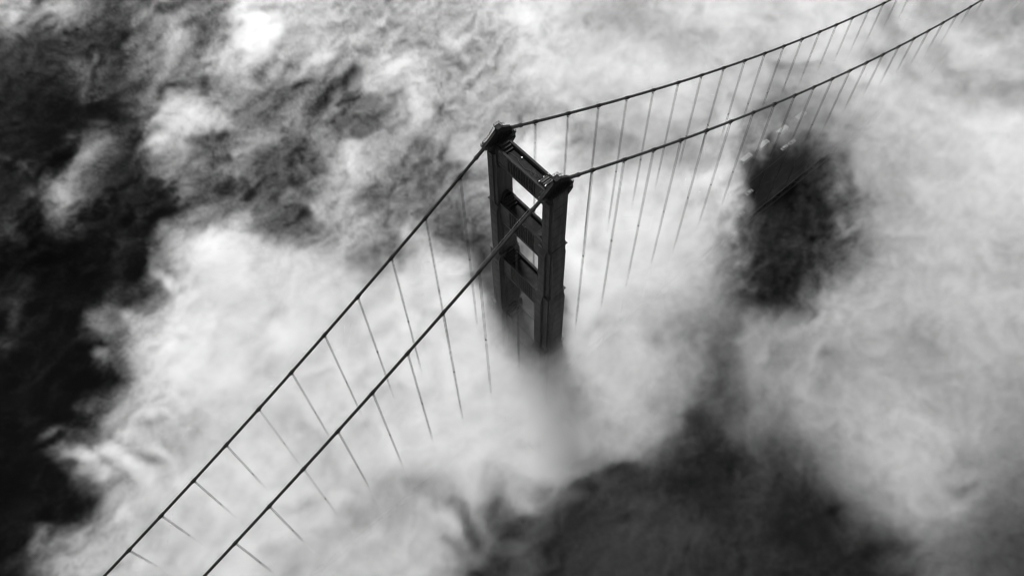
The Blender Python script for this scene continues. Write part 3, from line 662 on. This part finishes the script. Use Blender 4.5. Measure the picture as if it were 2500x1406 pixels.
5656565656565656565656575655514540404549514842363228252322252832333435353636373838373740476073808383838280767168656463626262616058565453535455565861626159575556576062646770747780818282818079767369666564636159575556575961636567697172747577777878777674727068676770747879797877767574726965615857586061605856555556575756555453525150505050505050505050505050
5656565656565656565656575654504340414650504641353127242223252932343435353636373838373741496275818383838279757167656463626262616058555453535455565861626159575556576062646770737780818282818179767369666564636159575656575961636567697172747576777878777674737168676770747779797977767574737066625857586061615957555556575757565453525151505050505050505050505050
5656565656565656565656575653484239424851504539343026242223263033343435353637373838373841516476818383838279757067656463626262615957555453535455565961626159575556576062646770737780818282818179767369666564636159575656575961636566697072737576777878787675737169676769737679797978777674737167635957575961616058565555565757565554535251505050505050505050505050
5656565656565656565657565552464140444951494438332926232224273133343535353637373837373843536677828383838178747067656362626262615957555353535455575961626159575556576062646770737780818282818179777370676564636159575655575861636466687072737576777878787775737269676768727678797978777675737268646057575960616058565555565757565554535251505050505050505050505050
'''.split()
S0, T0, STEP = -350.0, -130.0, 4.0
fm = np.array([[int(r[i:i+2]) for i in range(0, len(r), 2)] for r in FOG_MAP], float)/100.0
def up2(a):                                    # cubic interpolation to a finer plan grid
    for ax in (0, 1):
        a = np.swapaxes(a, 0, ax); p = np.pad(a, ((1,2),(0,0)), mode='edge')
        n0 = a.shape[0]; k = 2; out = []
        for j in range((n0-1)*k+1):
            i, t = divmod(j, k); t /= k
            q0, q1, q2, q3 = p[i], p[i+1], p[i+2], p[i+3] if i+3 < len(p) else p[-1]
            out.append(q1 + .5*t*(q2-q0 + t*(2*q0-5*q1+4*q2-q3 + t*(3*(q1-q2)+q3-q0))))
        a = np.swapaxes(np.array(out), 0, ax)
    return a
fu = np.clip(up2(fm), 0, 1)
NY, NX = fu.shape; D = STEP/2
me = bpy.data.meshes.new('fog')
jj, ii = np.mgrid[0:NY, 0:NX]
co = np.stack([S0+ii*D, T0+jj*D, np.full(ii.shape, 120.0)], -1).reshape(-1,3)
q = (jj[:-1,:-1]*NX+ii[:-1,:-1]).ravel()
me.from_pydata(co.tolist(), [], np.stack([q, q+1, q+NX+1, q+NX], -1).tolist())
at = me.attributes.new('amount', 'FLOAT', 'POINT')
at.data.foreach_set('value', fu.ravel().astype(np.float32))
fog = bpy.data.objects.new('fog', me); C.objects.link(fog)
fog.rotation_euler = (0, 0, YAW-math.pi/2)
tag(fog, kind='stuff')
fog['label'] = 'thick sunlit sea fog with torn wisps and dark gaps, swallowing the lower tower and the roadway'
mf = bpy.data.materials.new('fog_volume'); mf.use_nodes = True
n = mf.node_tree.nodes; l = mf.node_tree.links; n.clear()
out = n.new('ShaderNodeOutputMaterial'); pv = n.new('ShaderNodeVolumePrincipled')
pv.inputs['Color'].default_value = (ALB, ALB, ALB, 1)
pv.inputs['Density'].default_value = DENS
pv.inputs['Anisotropy'].default_value = ANI
l.new(pv.outputs[0], out.inputs['Volume'])
fog.data.materials.append(mf)

ng = bpy.data.node_groups.new('fog_bank', 'GeometryNodeTree')
ng.interface.new_socket('Geometry', in_out='INPUT', socket_type='NodeSocketGeometry')
ng.interface.new_socket('Geometry', in_out='OUTPUT', socket_type='NodeSocketGeometry')
N = ng.nodes; Lk = ng.links
gi = N.new('NodeGroupInput'); go = N.new('NodeGroupOutput')
def put(x, sock):
    if isinstance(x, (int, float)): sock.default_value = x
    elif isinstance(x, tuple): sock.default_value = x
    else: Lk.new(x, sock)
def mth(op, a, b=None, c=None, clamp=False):
    k = N.new('ShaderNodeMath'); k.operation = op; k.use_clamp = clamp
    put(a, k.inputs[0])
    if b is not None: put(b, k.inputs[1])
    if c is not None: put(c, k.inputs[2])
    return k.outputs[0]
def vm(op, a, b=None):
    k = N.new('ShaderNodeVectorMath'); k.operation = op
    put(a, k.inputs[0])
    if b is not None: put(b, k.inputs[3] if op == 'SCALE' else k.inputs[1])
    return k.outputs[0]
def noise(vec, scale, detail, rough=.5, color=False, lac=2.0):
    k = N.new('ShaderNodeTexNoise'); k.inputs['Scale'].default_value = scale
    k.inputs['Detail'].default_value = detail; k.inputs['Roughness'].default_value = rough; k.inputs['Lacunarity'].default_value = lac
    Lk.new(vec, k.inputs['Vector']); return k.outputs['Color'] if color else k.outputs[0]
def smooth(x, a, b, lo=0.0, hi=1.0):
    k = N.new('ShaderNodeMapRange'); k.interpolation_type = 'SMOOTHSTEP'
    put(x, k.inputs[0])
    for i, v_ in enumerate((a, b, lo, hi)): put(v_, k.inputs[i+1])
    return k.outputs[0]
pos = N.new('GeometryNodeInputPosition').outputs[0]
# domain warp: slow swirl, curls, and a fine fraying
w1 = vm('SCALE', vm('SUBTRACT', noise(pos, .016, 1, .5, True), (.5,.5,.5)), W1)
p1 = vm('ADD', pos, w1)
w2 = vm('SCALE', vm('SUBTRACT', noise(p1, .055, 2, .55, True), (.5,.5,.5)), W2)
p2 = vm('ADD', p1, w2)
w3 = vm('SCALE', vm('SUBTRACT', noise(p2, .17, 2, .6, True), (.5,.5,.5)), W3)
p2 = vm('ADD', p2, w3)
sp = N.new('ShaderNodeSeparateXYZ'); Lk.new(p2, sp.inputs[0])
s0 = N.new('ShaderNodeSeparateXYZ'); Lk.new(pos, s0.inputs[0])
# read the plan map of the bank at the warped place, blending four grid points
fx = mth('MINIMUM', mth('MAXIMUM', mth('DIVIDE', mth('SUBTRACT', sp.outputs[0], S0), D), 0.0), NX-1.01)
fy = mth('MINIMUM', mth('MAXIMUM', mth('DIVIDE', mth('SUBTRACT', sp.outputs[1], T0), D), 0.0), NY-1.01)
ix, iy = mth('FLOOR', fx), mth('FLOOR', fy); tx, ty = mth('SUBTRACT', fx, ix), mth('SUBTRACT', fy, iy)
na = N.new('GeometryNodeInputNamedAttribute'); na.data_type = 'FLOAT'; na.inputs[0].default_value = 'amount'
def samp(dx, dy):
    k = N.new('GeometryNodeSampleIndex'); k.data_type = 'FLOAT'; k.domain = 'POINT'
    Lk.new(gi.outputs[0], k.inputs['Geometry']); Lk.new(na.outputs[0], k.inputs['Value'])
    Lk.new(mth('ADD', mth('MULTIPLY', mth('ADD', iy, float(dy)), float(NX)), mth('ADD', ix, float(dx))), k.inputs['Index'])
    return k.outputs[0]
def lerp(a, b, t): return mth('ADD', a, mth('MULTIPLY', mth('SUBTRACT', b, a), t))
amt = lerp(lerp(samp(0,0), samp(1,0), tx), lerp(samp(0,1), samp(1,1), tx), ty)
# billows: several octaves, streaked a little along the wind
vr = N.new('ShaderNodeVectorRotate'); vr.rotation_type = 'Z_AXIS'; Lk.new(p2, vr.inputs['Vector']); vr.inputs['Angle'].default_value = -R(50)
mp = N.new('ShaderNodeVectorMath'); mp.operation = 'MULTIPLY'; Lk.new(vr.outputs[0], mp.inputs[0]); mp.inputs[1].default_value = (.6, 1.1, 1.4)
fb = noise(mp.outputs[0], .10, 7, .58)
fb2 = noise(mp.outputs[0], .03, 3, .5)
def ridge(x): return mth('SUBTRACT', 1.0, mth('ABSOLUTE', mth('SUBTRACT', mth('MULTIPLY', x, 4.0), 2.0)))
rd = ridge(noise(mp.outputs[0], .085, 5, .6))
rd2 = ridge(noise(mp.outputs[0], .20, 5, .62))
f0 = mth('SUBTRACT', mth('ADD', mth('MULTIPLY', fb, .85), mth('MULTIPLY', fb2, .15)), .5)
fil = mth('ADD', mth('MULTIPLY', mth('SUBTRACT', mth('POWER', mth('MAXIMUM', rd, 0.0), 3.0), .30), .20), mth('MULTIPLY', mth('SUBTRACT', mth('POWER', mth('MAXIMUM', rd2, 0.0), 2.0), .38), .14))
torn = mth('MAXIMUM', mth('MULTIPLY', smooth(s0.outputs[0], 60.0, -30.0), smooth(s0.outputs[1], 5.0, 60.0)), smooth(s0.outputs[0], -125.0, -165.0))               # the bank frays towards the open water
dx_ = mth('SUBTRACT', s0.outputs[0], 116.0); dy_ = mth('SUBTRACT', s0.outputs[1], 52.0)
gap = smooth(mth('SQRT', mth('ADD', mth('MULTIPLY', dx_, dx_), mth('MULTIPLY', mth('MULTIPLY', dy_, dy_), .5))), 52.0, 22.0, 0.0, .75)   # and round the gap over the roadway
torn = mth('MAXIMUM', torn, gap)
f = mth('MULTIPLY', mth('ADD', f0, mth('MULTIPLY', fil, FIL)), lerp(.35, 1.0, torn))
# noise bites hardest where the bank is thin or torn
wmid = smooth(amt, .0, .22, .35, 1.0)
whi = smooth(amt, .55, .85, 1.0, lerp(HI_N, 1.35, torn))
c = mth('ADD', amt, mth('MULTIPLY', mth('MULTIPLY', f, AMP), mth('MULTIPLY', wmid, whi)))
c = mth('MINIMUM', mth('MAXIMUM', c, 0.0), 1.1)
# the bank is a deck: deep and high where thick, a shallow veil where thin
top = mth('ADD', mth('ADD', mth('SUBTRACT', lerp(TOP0, TOP0-4.0, torn), mth('MULTIPLY', mth('MULTIPLY', smooth(s0.outputs[0], 110.0, 220.0), smooth(s0.outputs[1], 100.0, 180.0)), 11.0)), mth('MULTIPLY', amt, TOPA)), mth('MULTIPLY', mth('SUBTRACT', noise(p2, .038, 7, .62), .5), mth('MULTIPLY', lerp(TOPN, TOPN*.35, torn), smooth(amt, .2, .7))))
prof = mth('MULTIPLY', smooth(mth('DIVIDE', mth('SUBTRACT', top, s0.outputs[2]), lerp(SOFT, 10.0, torn)), 0.0, 1.0), lerp(1.0, TORN_D, torn))
deep = lerp(mth('ADD', 18.0, mth('MULTIPLY', smooth(amt, .45, .95), 18.0)), mth('ADD', 7.0, mth('MULTIPLY', smooth(amt, .3, .95), 12.0)), torn)
bot = mth('SUBTRACT', mth('SUBTRACT', top, deep), 2.0)
base = smooth(mth('SUBTRACT', s0.outputs[2], bot), 0.0, 5.0)
dens = mth('MULTIPLY', mth('MULTIPLY', mth('POWER', c, PW), prof), base)
dens = mth('MAXIMUM', mth('SUBTRACT', dens, 0.0004), 0.0)
vc = N.new('GeometryNodeVolumeCube')
Lk.new(dens, vc.inputs['Density'])
ZB, ZTOP = 88.0, 152.0
vc.inputs['Min'].default_value = (S0, T0, ZB); vc.inputs['Max'].default_value = (350.0, 302.0, ZTOP)
vc.inputs['Resolution X'].default_value = int(700/VOX); vc.inputs['Resolution Y'].default_value = int(432/VOX); vc.inputs['Resolution Z'].default_value = int((ZTOP-ZB)/VOX)
smn = N.new('GeometryNodeSetMaterial'); smn.inputs['Material'].default_value = mf
Lk.new(vc.outputs[0], smn.inputs[0]); Lk.new(smn.outputs[0], go.inputs[0])
md = fog.modifiers.new('fog_bank', 'NODES'); md.node_group = ng
